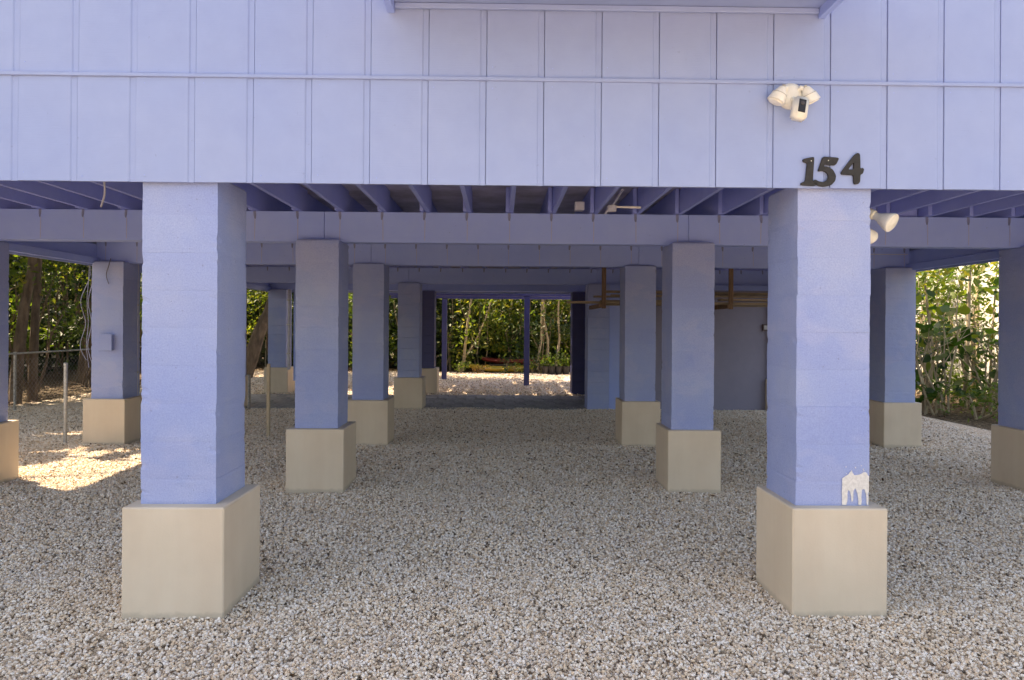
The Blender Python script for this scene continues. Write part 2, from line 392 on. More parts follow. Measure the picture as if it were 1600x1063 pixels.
def column(row, c, label, base=True, mat=None, bw=None, bh=.592):
    x, y = COLX[c], ROWY[row]
    t = empty('block_column', (x, y, 0)); tag(t, label, 'column', 'painted block columns carrying the house')
    rnd = random.Random(row * 10 + 'ol cl cr or'.split().index(c)); bw = bw or (.535 if c in ('ol', 'cl') else .50)
    if (row, c) == (1, 'cr'): bw = .515
    z = 0.0
    if base:
        m = MB().cbox(-bw / 2, bw / 2, -bw / 2, bw / 2, -.06, bh, .007)
        m.build('base', M['beige'], t, (.008 if c == 'cl' else (.012 if (row, c) == (1, 'cr') else .004), -.01, 0)); z = bh
    zz = z; n = 0
    near = row <= 3
    while zz < CT - .06:
        h = min(.2035, CT - zz)
        if zz == z: h = min(h, (CT - z) - .2035 * int((CT - z - .02) / .2035)) if (CT - z) % .2035 > .05 else h
        me = rnd.choice(blocks if near else fblocks)
        if mat is not None:
            me = mat
        inst('block', me, t, (rnd.uniform(-.0016, .0016), rnd.uniform(-.0016, .0016), zz + h / 2), (0, 0, rnd.choice((0, pi / 2, pi, -pi / 2)) + rnd.uniform(-.004, .004)), (1, 1, (h - .0004) / .2))
        zz += h; n += 1
    cm = MB().lathe([(.0, 0), (.285, 0), (.27, .018), (.2, .028), (0, .03)], n=4)
    cm.v = [((a * cos(pi / 4) - b * sin(pi / 4)), (a * sin(pi / 4) + b * cos(pi / 4)), c_) for a, b, c_ in cm.v]
    cm.build('mortar_cap', M['block'], t, (0, 0, CT - .006))
    return t
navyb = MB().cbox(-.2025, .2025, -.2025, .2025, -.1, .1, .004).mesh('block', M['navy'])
K = {}
K['1cl'] = column(1, 'cl', 'big blue block column at the front left, pale patches above its tall beige base')
K['1cr'] = column(1, 'cr', 'big blue block column under the house numbers, cream paint drips above its base')
column(1, 'ol', 'front corner block column at the far left outside the view'); column(1, 'or', 'front corner block column at the far right outside the view')
column(2, 'ol', 'blue column cut by the left edge of the photo, in front of the fence')
column(2, 'cl', 'blue column just right of the big front left column, second row')
column(2, 'cr', 'blue column just left of the big front right column, second row')
column(2, 'or', 'shaded blue column cut by the right edge of the photo')
K['3ol'] = column(3, 'ol', 'blue column with a small electrical box and hanging cables on it')
column(3, 'cl', 'blue column third in the line behind the front left column')
column(3, 'cr', 'blue column in front of the hanging lumber, third row right of centre')
K['3or'] = column(3, 'or', 'grey blue column with olive beige base beside the broad leafed shrubs')
column(4, 'ol', 'blue column hidden behind the front left column')
column(4, 'cl', 'small dark column fourth in the line left of the centre aisle')
column(4, 'cr', 'blue block column without beige base at the corner of the storage room', base=False)
column(4, 'or', 'block column behind the storage room corner')
column(5, 'ol', 'far left blue column beside a white downpipe, leaning trunk behind it')
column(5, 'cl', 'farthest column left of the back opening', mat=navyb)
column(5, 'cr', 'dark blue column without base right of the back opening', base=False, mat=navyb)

# cream paint run on the front right column
dr = [[(1316, 748), (1326, 741), (1331, 735), (1335, 743), (1345, 741), (1352, 737), (1359, 744), (1359.5, 764), (1357, 772), (1356.5, 790), (1354, 791), (1353, 771), (1350, 764), (1346.5, 766), (1345.5, 788), (1341.5, 791), (1340, 770), (1337, 764), (1333.5, 766), (1332.5, 783), (1330, 784), (1328.5, 768), (1325, 766), (1324, 780), (1322, 793), (1316.5, 794), (1315.5, 775)]]
Yc = ROWY[1] - .2060
pts = []
for (a, b) in dr[0]:
    p = at(a, b, Yc); pts.append((min(p.x, COLX['cr'] + .1985), p.z))
fine = []
for i in range(len(pts)):
    a, b = Vector(pts[i]), Vector(pts[(i + 1) % len(pts)])
    for k in range(4):
        q = a.lerp(b, k / 4); nq = noise.noise_vector(Vector((q.x * 95, q.y * 95, 2))) * .0042
        fine.append((min(q.x + nq.x, COLX['cr'] + .1985), max(q.y + nq.y, .597)))
spl = []
for k in range(7):
    a, b = random.uniform(1322, 1352), random.uniform(728, 742); q = at(a, b, Yc); rr = random.uniform(.0012, .0042)
    if q.x + rr < COLX['cr'] + .196: spl.append([(q.x + rr * cos(t) * random.uniform(.6, 1.2), q.z + rr * sin(t) * random.uniform(.6, 1.4)) for t in (0, 1, 2, 3.1, 4.2, 5.2)])
me = outline_mesh('paint_drip', [fine] + spl, .0015, M['drip'])
o = inst('paint_drip', me, K['1cr'], (-COLX['cr'], Yc - ROWY[1], 0)); o['label'] = 'cream paint splash with drips'
chip = [(1376, 806), (1382, 803), (1383.5, 840), (1379, 846), (1381, 825), (1377, 822)]
Yk = ROWY[1] - .26; pts = [(at(a, b, Yk).x - COLX['cr'], at(a, b, Yk).z) for a, b in chip]
me = outline_mesh('chip', [pts], .003, simple('bare_chip', (.42, .40, .38), .8))
inst('chip', me, K['1cr'], (0, -.2605, 0))

# ------------------------------------------------------------------ the house on the columns
XL, XR, YF, YB = -5.47, 5.52, 3.575, 15.62
SB = 2.318                       # bottom edge of the siding
house = empty('stilt_house', (0, YF, 0))
tag(house, 'pale periwinkle blue timber house raised on block columns, seen from under its front edge', 'house')
HO = Vector((0, YF, 0))
def hpart(mb, name, mat, loc=(0, 0, 0), **k): return mb.build(name, mat, house, Vector(loc) - HO, **k)
def hinst(name, me, loc, rot=(0, 0, 0), sc=(1, 1, 1)): return inst(name, me, house, Vector(loc) - HO, rot, sc)
# siding: every board a lapped profile, its tongue set back under the next board's dark slot
P = .3105
def siding_mesh(z0, z1, k):
    prof = [(.0026, 0), (.004, -.0015), (P - .036, -.0015), (P - .033, 0), (P - .028, .004), (P - .0005, .004), (P - .0005, .016), (.0026, .016)]
    m = MB(); n = len(prof)
    for z in (z0, z1): m.v += [(x, y, z) for x, y in prof]
    m.f = [tuple(range(n))[::-1], tuple(range(n, 2 * n))] + [(i, (i + 1) % n, (i + 1) % n + n, i + n) for i in range(n)]
    return m.mesh('siding_board', M['siding'])
xs0 = at(577, 250, YF).x
ZT = 2.888
lower = siding_mesh(SB, ZT - .012, 0); upper = siding_mesh(ZT + .012, 5.6, 1)
n0 = int((xs0 - XL) / P) + 1
for i in range(-n0 + 1, 40):
    x = xs0 + i * P
    if x + P > XR + .02: break
    j = random.uniform(-.0008, .0008)
    hinst('siding_board', lower, (x, YF + j, random.uniform(-.0012, .0012)))
    hinst('siding_board', upper, (x + .003, YF + .006 + j, 0))
    nxt = x + P
xfirst = xs0 + (-n0 + 1) * P
M['slot'] = simple('sheathing_behind_siding', (.22, .27, .48), .8)
hpart(MB().box(xfirst, nxt, YF + .0245, YF + .04, SB + .01, 5.6), 'sheathing', M['slot'])
fl = MB(); fl.v = []
prof = [(YF - .012, ZT - .013), (YF - .014, ZT - .010), (YF - .014, ZT + .004), (YF + .007, ZT + .013), (YF + .013, ZT + .013), (YF + .013, ZT - .013)]
for x in (xfirst, nxt): fl.v += [(x, y, z) for y, z in prof]
fl.f = [tuple(range(6)), tuple(range(6, 12))[::-1]] + [(i, i + 6, (i + 1) % 6 + 6, (i + 1) % 6) for i in range(6)]
hpart(fl, 'trim_strip', M['siding'])
# corner and outer walls of the storey above
XR2 = nxt
hpart(MB().box(xfirst - .03, xfirst - .001, YF - .006, YB, SB, 5.6), 'side_wall', M['siding'])
hpart(MB().box(XR2 + .001, XR2 + .03, YF - .006, YB, SB, 5.6), 'side_wall', M['siding'])
hpart(MB().box(xfirst, XR2, YB - .03, YB, SB, 5.6), 'back_wall', M['siding'])
rf = MB(); xa, xb = xfirst - .6, XR2 + .6; ya, yb = YF - .5, YB + .6; ym = (ya + yb) / 2
rf.add([(xa, ya, 5.55), (xb, ya, 5.55), (xb, yb, 5.55), (xa, yb, 5.55), (xa, ym, 7.9), (xb, ym, 7.9)], [(0, 3, 2, 1), (0, 1, 5, 4), (3, 4, 5, 2), (0, 4, 3), (1, 2, 5)])
hpart(rf, 'roof', M['roof'])
# balcony floor over the entrance side
bx0, bx1 = at(617, 25, YF).x, at(1278, 30, YF).x
zb = at(1278, 30, YF).z; zs = zb + .052
for x in (bx0 - .038, bx1): hpart(MB().cbox(x, x + .038, YF - 1.05, YF - .0025, zb, zb + .235, .003), 'balcony_joist', M['timber'])
hpart(MB().cbox(bx0 - .2, bx1 + .2, YF - 1.10, YF - 1.06, zb - .004, zb + .25, .003), 'balcony_rim', M['timber'])
hpart(MB().box(bx0 + .001, bx1 - .001, YF - 1.055, YF - .003, zs, zs + .016), 'balcony_soffit', M['siding'])
hpart(MB().cbox(bx0 + .001, bx1 - .001, YF - .022, YF - .0025, zs - .030, zs - .002, .003), 'soffit_trim', M['siding'])
hpart(MB().box(bx0 - .1, bx1 + .1, YF - 1.05, YF - .003, zb + .237, zb + .27), 'balcony_floor', M['timber'])
# cross beams: boards butted over the columns
BB, BT = 2.356, 2.65
def beam_row(y, x0, x1, joints, mat=None, name='beam', bz=BB, tz=BT):
    ys = [x0] + joints + [x1]
    for a, b in zip(ys[:-1], ys[1:]):
        for s, dy in ((0, -.06), (1, .011)):
            m = MB().cbox(a + .0015, b - .0015, y + dy, y + dy + .068, bz + random.uniform(0, .003), tz, .004)
            hpart(m, name, mat or M['timber'])
bcol = [COLX['cl'], COLX['cr']]
beam_row(3.70, xfirst + .05, XR2 - .05, bcol)
for r in (2, 3, 4, 5): beam_row(ROWY[r], xfirst + .05, XR2 - .05, [c + random.uniform(-.03, .03) for c in bcol])
# side beams along both edges, with a ledger strip
for x in (xfirst + .02, XR2 - .06):
    for a, b in ((3.66, 6.43), (6.6, 8.85), (9.01, 12.55), (12.71, 15.28)):
        hpart(MB().cbox(x, x + .04, a, b, 2.372, 2.60, .004), 'side_beam', M['timber'])
    for a, b in ((3.66, 6.43), (6.6, 8.85), (9.01, 12.55), (12.71, 15.28)):
        s = .041 if x < 0 else -.041
        hpart(MB().cbox(x + s, x + .04 + s, a, b, 2.332, 2.42, .004), 'ledger_strip', M['timber'])
# joists, lapped side by side on each beam, and their tie straps
jm = {}
spans = [(3.78, 6.60, 0), (6.34, 9.0, -.043), (8.78, 12.72, 0), (12.48, 15.45, -.043)]
JX = [.904 + .4065 * k for k in range(-15, 12)]
JX = [x for x in JX if xfirst + .12 < x < XR2 - .1]
for si, (a, b, dx) in enumerate(spans):
    me = MB().cbox(-.019, .019, a, b, BT + .0015, BT + .2365, .003).mesh('joist', M['joist'])
    for x in JX: hinst('joist', me, (x + dx + random.uniform(-.004, .004), 0, 0))
st = MB()
prof = [(-.012, .0), (.012, .0), (.012, -.04), (.006, -.075), (-.006, -.075), (-.012, -.04)]
st.add([(x, 0, z) for x, z in prof] + [(x + .002, -.003, z) for x, z in prof], [tuple(range(6)), tuple(range(6, 12))[::-1]] + [(i, (i + 1) % 6, (i + 1) % 6 + 6, i + 6) for i in range(6)])
M['strap'] = simple('painted_strap', (.20, .22, .36), .5, .2, .2, 20)
stm = st.mesh('strap', M['strap'])
ru = MB().add([(-.004, 0, -.075), (.005, 0, -.075), (.004, 0, -.275), (-.003, 0, -.275), (-.004, -.0016, -.075), (.005, -.0016, -.075), (.004, -.0016, -.275), (-.003, -.0016, -.275)], [(0, 1, 2, 3), (4, 7, 6, 5), (0, 4, 5, 1), (1, 5, 6, 2), (2, 6, 7, 3), (3, 7, 4, 0)])
rum = ru.mesh('paint_run', simple('pale_paint_run', (.38, .41, .62), .5, 0, .05))
for r in (2, 3, 4):
    for x in JX:
        off = -.028 if r != 3 else -.01
        hinst('strap', stm, (x + off, ROWY[r] - .0605, BT - .001), (0, random.uniform(-.1, .1), 0))
        if r < 4: hinst('paint_run', rum, (x + off + .006, ROWY[r] - .0605, BT), (0, random.uniform(-.02, .02), 0))
# painted steel straps cast into the columns and bent up the beams
tie = MB().cbox(-.013, .013, -.004, 0, -.004, .085, .001).mesh('tie_strap', M['timber'])
for r_ in (2, 3, 4):
    for c in COLX.values():
        for dx in (-.1, .075): hinst('tie_strap', tie, (c + dx, ROWY[r_] - .0612, CT + .012), (random.uniform(-.25, -.05), random.uniform(-.12, .12), 0))
for y in (YF,):
    nh = MB().lathe([(0, 0), (.0032, 0), (.0026, .0012), (0, .0015)], Matrix.Rotation(pi / 2, 4, 'X'), 6).mesh('nail_head', M['timber'])
    for i in range(-n0 + 1, 18):
        for zz in (SB + .035, ZT - .05, ZT + .06):
            if random.random() < .7: hinst('nail_head', nh, (xs0 + i * P + random.uniform(.03, .05), y - .0012 + (.006 if zz > ZT else 0), zz + random.uniform(-.01, .01)))
# water-stained boards under the floor at the right
p = at(1520, 320, 7.25)
for k in range(3): hpart(MB().cbox(p.x - .75 + .06 * k, p.x + .55 - .1 * k, 6.75 + .19 * k, 6.93 + .19 * k, BT + .222, BT + .2365, .002), 'stained_board', simple('stained_board', (.03, .028, .035), .9))
# blocking and subfloor
sf = MB().box(xfirst + .03, XR2 - .03, 3.62, 15.58, BT + .238, BT + .255)
hpart(sf, 'subfloor', M['subfloor'])
for k in range(len(JX) - 1):
    if JX[k] > 2.2 and random.random() < .5:
        hpart(MB().cbox(JX[k] + .0205, JX[k + 1] - .067, ROWY[2] + .02, ROWY[2] + .058, BT + .003, BT + .232, .003), 'blocking', M['joist'])
hpart(MB().cbox(xfirst + .04, XR2 - .04, 3.62, 3.655, BB + .01, BT + .23, .003), 'rim_joist', M['joist'])

# ------------------------------------------------------------------ storage room
room = empty('storage_room', (3.6, 12.5, 0)); tag(room, 'flat grey blue storage room wall filling the right bay behind the columns', 'storage room')
RO = Vector((3.6, 12.5, 0))
def rpart(mb, name, mat): return mb.build(name, mat, room, -RO)
rpart(MB().box(2.03, 5.45, 12.52, 12.60, -.05, 2.36), 'front_wall', M['room'])
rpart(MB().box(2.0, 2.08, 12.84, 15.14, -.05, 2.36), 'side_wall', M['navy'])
rpart(MB().box(5.47, 5.53, 12.5, 15.2, -.05, 2.30), 'side_wall', M['room'])
rpart(MB().cbox(2.022, 2.30, 12.475, 12.517, .0, 2.362, .004), 'corner_board', M['timber'])
rpart(MB().cbox(2.302, 5.45, 12.485, 12.518, 2.26, 2.362, .004), 'head_board', M['timber'])
p = at(1195, 512, 12.5)
ob = empty('outlet_box', (p.x, 12.515, p.z - .06)); tag(ob, 'small brown outlet box on the storage room wall', 'outlet box')
MB().cbox(-.05, .05, -.05, 0, 0, .12, .005).build('box', simple('brown_box', (.10, .07, .07), .5), ob)
MB().cbox(-.035, .035, -.062, -.0505, .02, .10, .003).build('cover', simple('grey_cover', (.4, .4, .42), .5), ob)

# ------------------------------------------------------------------ back pergola / open deck frame
per = empty('deck_frame', (-.5, 17.4, 0)); tag(per, 'open blue deck frame with posts in the sun behind the house', 'deck')
PO = Vector((-.5, 17.4, 0))
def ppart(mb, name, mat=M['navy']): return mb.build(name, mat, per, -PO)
for (a, b, Y) in ((822.5, 603, 17.4), (694, 593, 19.3)):
    x = at(a, b, Y).x; ppart(MB().cbox(x - .07, x + .07, Y - .07, Y + .07, -.03, 2.34, .006), 'post')
ppart(MB().cbox(-3.2, 2.1, 17.30, 17.50, 2.345, 2.58, .006), 'beam')
ppart(MB().cbox(-3.2, 2.1, 19.22, 19.38, 2.345, 2.58, .006), 'beam')
for x in (-3.1, 2.0): ppart(MB().cbox(x - .07, x + .07, 17.33, 17.47, -.03, 2.34, .006), 'post') if x < 0 else None
for k in range(14):
    x = -3.1 + .4 * k; ppart(MB().cbox(x - .09, x + .09, 15.66, 19.5, 2.585, 2.80, .004), 'joist', M['joist'])

# ------------------------------------------------------------------ house numbers
def digit(name, ch, polys, screws, cx, label):
    Y = YF - .008
    W = [[at(1180 + a / 4.833, 100 + b / 4.833, Y) for a, b in pl] for pl in polys]
    o0 = at(1180 + cx / 4.833, 100 + 800 / 4.833, Y)
    t = empty(name, (o0.x, YF - .0015, o0.z)); tag(t, label, 'house number', 'house numbers above the front right column')
    def smooth(pl):
        q = [(p.x - o0.x, p.z - o0.z) for p in pl]; r = []
        for i in range(len(q)):
            a, b = q[i], q[(i + 1) % len(q)]
            r.append((a[0] * .82 + b[0] * .18, a[1] * .82 + b[1] * .18)); r.append((a[0] * .18 + b[0] * .82, a[1] * .18 + b[1] * .82))
        return r
    me = outline_mesh('numeral', [smooth(p) for p in W], .009, M['number'], .0012)
    inst('numeral', me, t, (0, -.0075, 0))
    for (a, b) in screws:
        p = at(1180 + a / 4.833, 100 + b / 4.833, Y)
        MB().lathe([(0, 0), (.0028, 0), (.0024, .0015), (0, .002)], Matrix.Rotation(pi / 2, 4, 'X'), 10).build('screw', M['white'], t, (p.x - o0.x, -.0135, p.z - o0.z))
digit('house_number', '1', [[(358, 722), (400, 712), (436, 706), (442, 714), (436, 800), (430, 893), (455, 903), (460, 914), (442, 922), (345, 916), (342, 902), (376, 890), (384, 820), (392, 750), (362, 741)]], [(419, 735)], 400, 'dark bronze numeral 1 on the blue siding')
digit('house_number', '5', [[(510, 703), (560, 707), (618, 711), (628, 718), (604, 766), (560, 764), (520, 758), (513, 778), (545, 780), (582, 800), (606, 845), (600, 885), (570, 916), (520, 928), (478, 922), (445, 905), (437, 886), (450, 876), (480, 892), (515, 896), (545, 875), (552, 845), (532, 815), (505, 808), (474, 811), (480, 790), (495, 745)]], [(548, 732)], 530, 'dark bronze numeral 5 between the 1 and the 4')
digit('house_number', '4', [[(768, 675), (786, 682), (789, 740), (789, 793), (808, 789), (818, 799), (808, 830), (789, 838), (787, 893), (772, 909), (743, 908), (740, 838), (700, 838), (655, 836), (646, 826), (655, 808), (700, 750), (745, 692)], [(742, 742), (742, 801), (697, 801), (715, 775)]], [], 740, 'dark bronze numeral 4 set highest of the three numbers')

# ------------------------------------------------------------------ security floodlight camera on the siding
def look(M_, d, up=Vector((0, 0, 1))):
    z = Vector(d).normalized(); x = up.cross(z).normalized(); y = z.cross(x)
    m = Matrix((x, y, z)).transposed().to_4x4(); m.translation = Vector(M_); return m
c0 = at(1234, 152, YF)
sc = empty('security_light', (c0.x, YF - .002, c0.z)); tag(sc, 'white twin floodlight with a camera hanging below, on the upper right siding', 'security light')
MB().lathe([(0, 0), (.070, 0), (.070, .014), (.062, .026), (.045, .036), (.02, .041), (0, .042)], look((0, 0, 0), (0, -1, 0)), 32).build('back_plate', M['white'], sc, smooth=True)
bell = [(0, 0), (.014, 0), (.020, .006), (.028, .024), (.036, .04), (.0375, .043), (.0385, .043), (.047, .082), (.044, .084), (0, .081)]
for s in (-1, 1):
    p0 = Vector((s * .060, -.055, .022)); d = Vector((s * .42, .10, -.85))
    MB().tube([(s * .03, -.02, .02), (s * .042, -.045, .036), (s * .056, -.045, .030)], .013, 10).build('arm', M['white'], sc, smooth=True)
    h = MB().lathe(bell, look(p0 + Vector((0, 0, .012)), d), 28).build('lamp_head', M['white'], sc, smooth=True)
    MB().lathe([(.0365, .0395), (.0392, .0400), (.0392, .0424), (.0365, .043)], look(p0 + Vector((0, 0, .012)), d), 28).build('seam', M['seam'], h, smooth=True)
    MB().lathe([(0, 0), (.009, 0), (.009, .012), (0, .013)], look(p0 + Vector((0, 0, .012)) - d.normalized() * .010, d), 12).build('knuckle', M['seam'], h, smooth=True)
    MB().lathe([(0, 0), (.041, 0), (.036, .006), (0, .009)], look(p0 + Vector((0, 0, .012)) + d.normalized() * .0848, d), 24).build('lamp_lens', M['glass'], h, smooth=True)
MB().tube([(0, -.035, -.02), (.002, -.06, -.045)], .013, 10).build('neck', M['white'], sc, smooth=True)
cm = Matrix.Translation((.012, -.09, -.095)) @ Matrix.Rotation(R(13), 4, 'Y') @ Matrix.Rotation(R(-2), 4, 'Z') @ Matrix.Rotation(R(-14), 4, 'X')
bm = bmesh.new(); bmesh.ops.create_cube(bm, size=1)
for v in bm.verts: v.co = Vector((v.co.x * .074, v.co.y * .062, v.co.z * .124))
bmesh.ops.bevel(bm, geom=bm.edges[:], offset=.011, segments=3, affect='EDGES'); bm.transform(cm)
me = bpy.data.meshes.new('camera_body'); bm.to_mesh(me); bm.free(); me.materials.append(M['white'])
for p in me.polygons: p.use_smooth = True
cb = inst('camera_body', me, sc)
MB().cbox(-.019, .019, -.0345, -.0305, -.038, .040, .0015, cm).build('camera_face', M['lens'], cb)
MB().lathe([(0, 0), (.011, 0), (.011, .002), (.008, .0035), (0, .004)], cm @ look((0, -.0345, .016), (0, -1, 0)), 20).build('camera_lens', simple('lens_ring', (.06, .05, .045), .2), cb)
# old double spotlight on the side of the front right column
q = at(1366, 338, 3.95)
fx = empty('spotlight', (COLX['cr'] + .204, 3.93, q.z)); tag(fx, 'yellowed double bulb spotlight on the side of the front right column', 'spotlight')
MB().lathe([(0, 0), (.055, 0), (.055, .02), (.03, .034), (0, .035)], look((0, 0, -.02), (1, 0, 0)), 24).build('box', M['yellowed'], fx, smooth=True)
par = [(0, 0), (.017, 0), (.020, .03), (.026, .05), (.030, .054), (.050, .105), (.052, .112), (.050, .120), (0, .128)]
sp0 = at(1362, 335, 3.86) - fx.location; sp1 = at(1397, 350, 3.76) - fx.location; d = sp1 - sp0
MB().tube([(.02, 0, -.02), sp0 - d.normalized() * .03], .014, 8).build('arm', M['yellowed'], fx, smooth=True)
MB().lathe([(0, 0), (.024, 0), (.028, .012), (.028, .05), (.022, .055), (0, .055)], look(sp0 - d.normalized() * .035, d), 20).build('socket', M['yellowed'], fx, smooth=True)
MB().lathe([(r_ * 1.08, z_ * 1.1) for r_, z_ in par], look(sp0, d), 28).build('bulb', M['glass'], fx, smooth=True)
sq0 = at(1350, 352, 3.90) - fx.location; d2 = at(1364, 376, 3.98) - fx.location - sq0
MB().lathe([(0, 0), (.022, 0), (.026, .012), (.026, .05), (.022, .055), (0, .055)], look(sq0 - d2.normalized() * .03 + Vector((.005, .03, 0)), d2), 20).build('socket', M['yellowed'], fx, smooth=True)
MB().lathe(par, look(sq0 + Vector((.005, .03, 0)), d2), 28).build('bulb', M['glass'], fx, smooth=True)

# ------------------------------------------------------------------ small electrical things
c3 = COLX['ol']; y3 = ROWY[3] - .205
p = at(169, 535, y3)
eb = empty('electrical_box', (p.x, y3 - .002, p.z - .1)); tag(eb, 'flat blue painted electrical box on the far left column', 'electrical box')
MB().cbox(-.075, .075, -.05, 0, 0, .2, .004).build('box', M['block'], eb); MB().cbox(-.08, .08, -.062, -.051, -.005, .205, .004).build('cover', M['block'], eb)
def wire(name, pts, r, mat, label, n=6):
    Y0 = pts[0][2]; P3 = [at(a, b, y) for a, b, y in pts]
    # smooth through the given places
    out = []
    for i in range(len(P3) - 1):
        a0 = P3[max(i - 1, 0)]; a, b = P3[i], P3[i + 1]; b1 = P3[min(i + 2, len(P3) - 1)]
        for t in (0, .25, .5, .75):
            out.append(.5 * ((2 * a) + (b - a0) * t + (2 * a0 - 5 * a + 4 * b - b1) * t * t + (3 * a - a0 - 3 * b + b1) * t ** 3))
    out.append(P3[-1]); o0 = out[0].copy()
    m = MB().tube([q - o0 for q in out], r, n); o = m.build(name, mat, None, o0, smooth=True); return tag(o, label, 'cable')
wire('cable', [(173, 404, y3 - .02), (170, 415, y3 - .03), (166, 430, y3 - .02), (170, 444, y3 - .015)], .005, M['dcable'], 'short dark wire dangling at the top of the far left column')
for k, (dx, s) in enumerate(((0, 0), (5, 3), (-4, 6))):
    wire('cable', [(140 + dx, 392, y3 + .1), (139 + dx + s, 430, y3 + .08), (136 + dx - s, 470, y3 + .06), (138 + dx, 505, y3 + .08), (135 - s + dx, 540, y3 + .05), (139 + dx, 575 - 6 * k, y3 + .05)], .0045, M['gcable'],
         ['pale cable hanging straight down the left edge of the far left column', 'pale cable looping nearest the far left column face', 'pale cable swinging widest away from the far left column'][k])
wire('cable', [(163, 284, 5.2), (163.5, 304, 5.35), (158, 323, 5.6)], .008, M['cable'], 'pale cable hanging from the joists at the upper left')
dpx = at(452, 560, 15.1)
dp = empty('downpipe', (dpx.x, 15.08, 0)); tag(dp, 'pale downpipe running down beside the far left back column', 'pipe')
MB().tube([(0, 0, .55), (0, 0, 2.36)], .035, 10).build('pipe', M['cable'], dp, smooth=True)
MB().tube([(.14, .03, .3), (.14, .03, 2.36)], .05, 10).build('pipe', M['timber'], dp, smooth=True)
for z in (.9, 1.55, 2.1): MB().cbox(-.045, .045, -.04, .0, z, z + .03, .003).build('clip', M['galv'], dp)
rp = at(219.5, 500, 9.1)
cd = empty('conduit', (rp.x, 9.02, .6)); tag(cd, 'thin pale conduit on the right side of the far left column', 'pipe')
MB().tube([(0, 0, 0), (0, 0, 1.76)], .014, 8).build('tube', M['cable'], cd, smooth=True)
for z in (.3, 1.2): MB().cbox(-.02, .02, -.02, .02, z, z + .02, .002).build('clip', M['galv'], cd)
# junction box and white conduit among the joists
jb = at(956, 326, 6.15)
j = empty('junction_box', (jb.x, 6.15, jb.z)); tag(j, 'pale junction box with a white conduit between the joists', 'junction box')
MB().cbox(-.04, .04, -.02, .03, -.03, .03, .004).build('box', M['cable'], j)
MB().tube([(.04, 0, .015), (.27, .0, .012)], .011, 8).build('conduit', M['white'], j, smooth=True)
MB().tube([(-.035, 0, -.01), (-.06, .0, -.05)], .008, 8).build('conduit', M['cable'], j, smooth=True)
MB().tube([(.01, -.0, .03), (.035, -.35, .10)], .011, 8).build('conduit', M['cable'], j, smooth=True)
p = at(905, 323, 6.42)
t = MB().cbox(-.045, .045, -.05, .05, -.04, .04, .004).build('junction_box', M['cable'], None, p); tag(t, 'small square junction box above the second beam left of the white conduit', 'junction box')
pr = at(1362, 396, 8.7); pl2 = at(1426, 398, 8.7)
o = MB().tube([(0, 0, 0), (pl2.x - pr.x, 0, 0)], .012, 8).build('conduit', M['cable'], None, (pr.x, 8.82, pr.z), smooth=True); tag(o, 'horizontal conduit along the third beam over the far right column', 'pipe')
hk = at(791, 448, 12.5)

# ------------------------------------------------------------------ hanging lumber
rack = empty('lumber_rack', (2.6, 10.4, 2.36)); tag(rack, 'brown timber hangers below the floor that hold stored boards', 'rack')
RK = Vector((2.6, 10.4, 2.36))
def kp(mb, name, mat): return mb.build(name, mat, rack, -RK)
ZL = 1.90
for (a, Yh) in ((943.5, 9.75), (1142, 9.75)):
    x = at(a, 460, Yh).x
    kp(MB().cbox(x - .03, x + .03, Yh - .02, Yh + .02, ZL - .07, 2.648, .003), 'hanger_post', M['hanger'])
    kp(MB().cbox(x - .072, x - .032, Yh - .06, Yh + 1.1, ZL - .06, ZL, .003), 'crossbar', M['hanger'])
LB = ['long thin board sticking out left of the hanging lumber', 'bottom board at the front of the hanging lumber', 'pale board lying second from the front on the hangers', 'reddish board in the middle of the hanging lumber', 'weathered board at the back of the hanging lumber',
      'short board crossing the left hanger at an angle', 'wide pale plank sloping down at the right hanger', 'narrow batten on top of the hanging lumber', 'grey batten lying topmost on the left of the lumber', 'brown board under the top battens', 'tilted thin strip above the right hanger', 'dark short board beneath the right end of the lumber']
spec = [(.95, 5.3, .10, .0, .035, .09, 0), (1.75, 5.2, .22, .0, .04, .14, 0), (1.9, 5.0, .40, .0, .04, .12, 1), (1.6, 5.35, .6, 0, .04, .14, 0), (1.8, 5.4, .8, 0, .04, .12, 1),
        (1.5, 3.0, .35, .044, .03, .08, 0), (3.3, 5.3, .15, .050, .03, .2, 1), (1.65, 4.9, .2, .115, .025, .06, 0), (1.45, 3.2, .65, .13, .03, .10, 1), (1.55, 4.8, .5, .175, .035, .12, 0), (3.0, 4.9, .35, .15, .02, .05, 1), (3.2, 4.7, 1.0, .0, .04, .15, 0)]
for k, (x0, x1, dy, dz, th, wd, mt) in enumerate(spec):
    L_ = x1 - x0; o = MB().cbox(-L_ / 2, L_ / 2, -wd / 2, wd / 2, 0, th, .002).build('board', (M['wood'], M['wood2'])[mt], None, ((x0 + x1) / 2, 9.78 + dy + .05, ZL + .002 + dz))
    o.rotation_euler = (0, (.0, .0, 0, 0, 0, -.012, .016, .008, -.01, 0.006, -.02, 0)[k], random.uniform(-.09, .09))
    tag(o, LB[k], 'board', 'boards stored on the hangers')

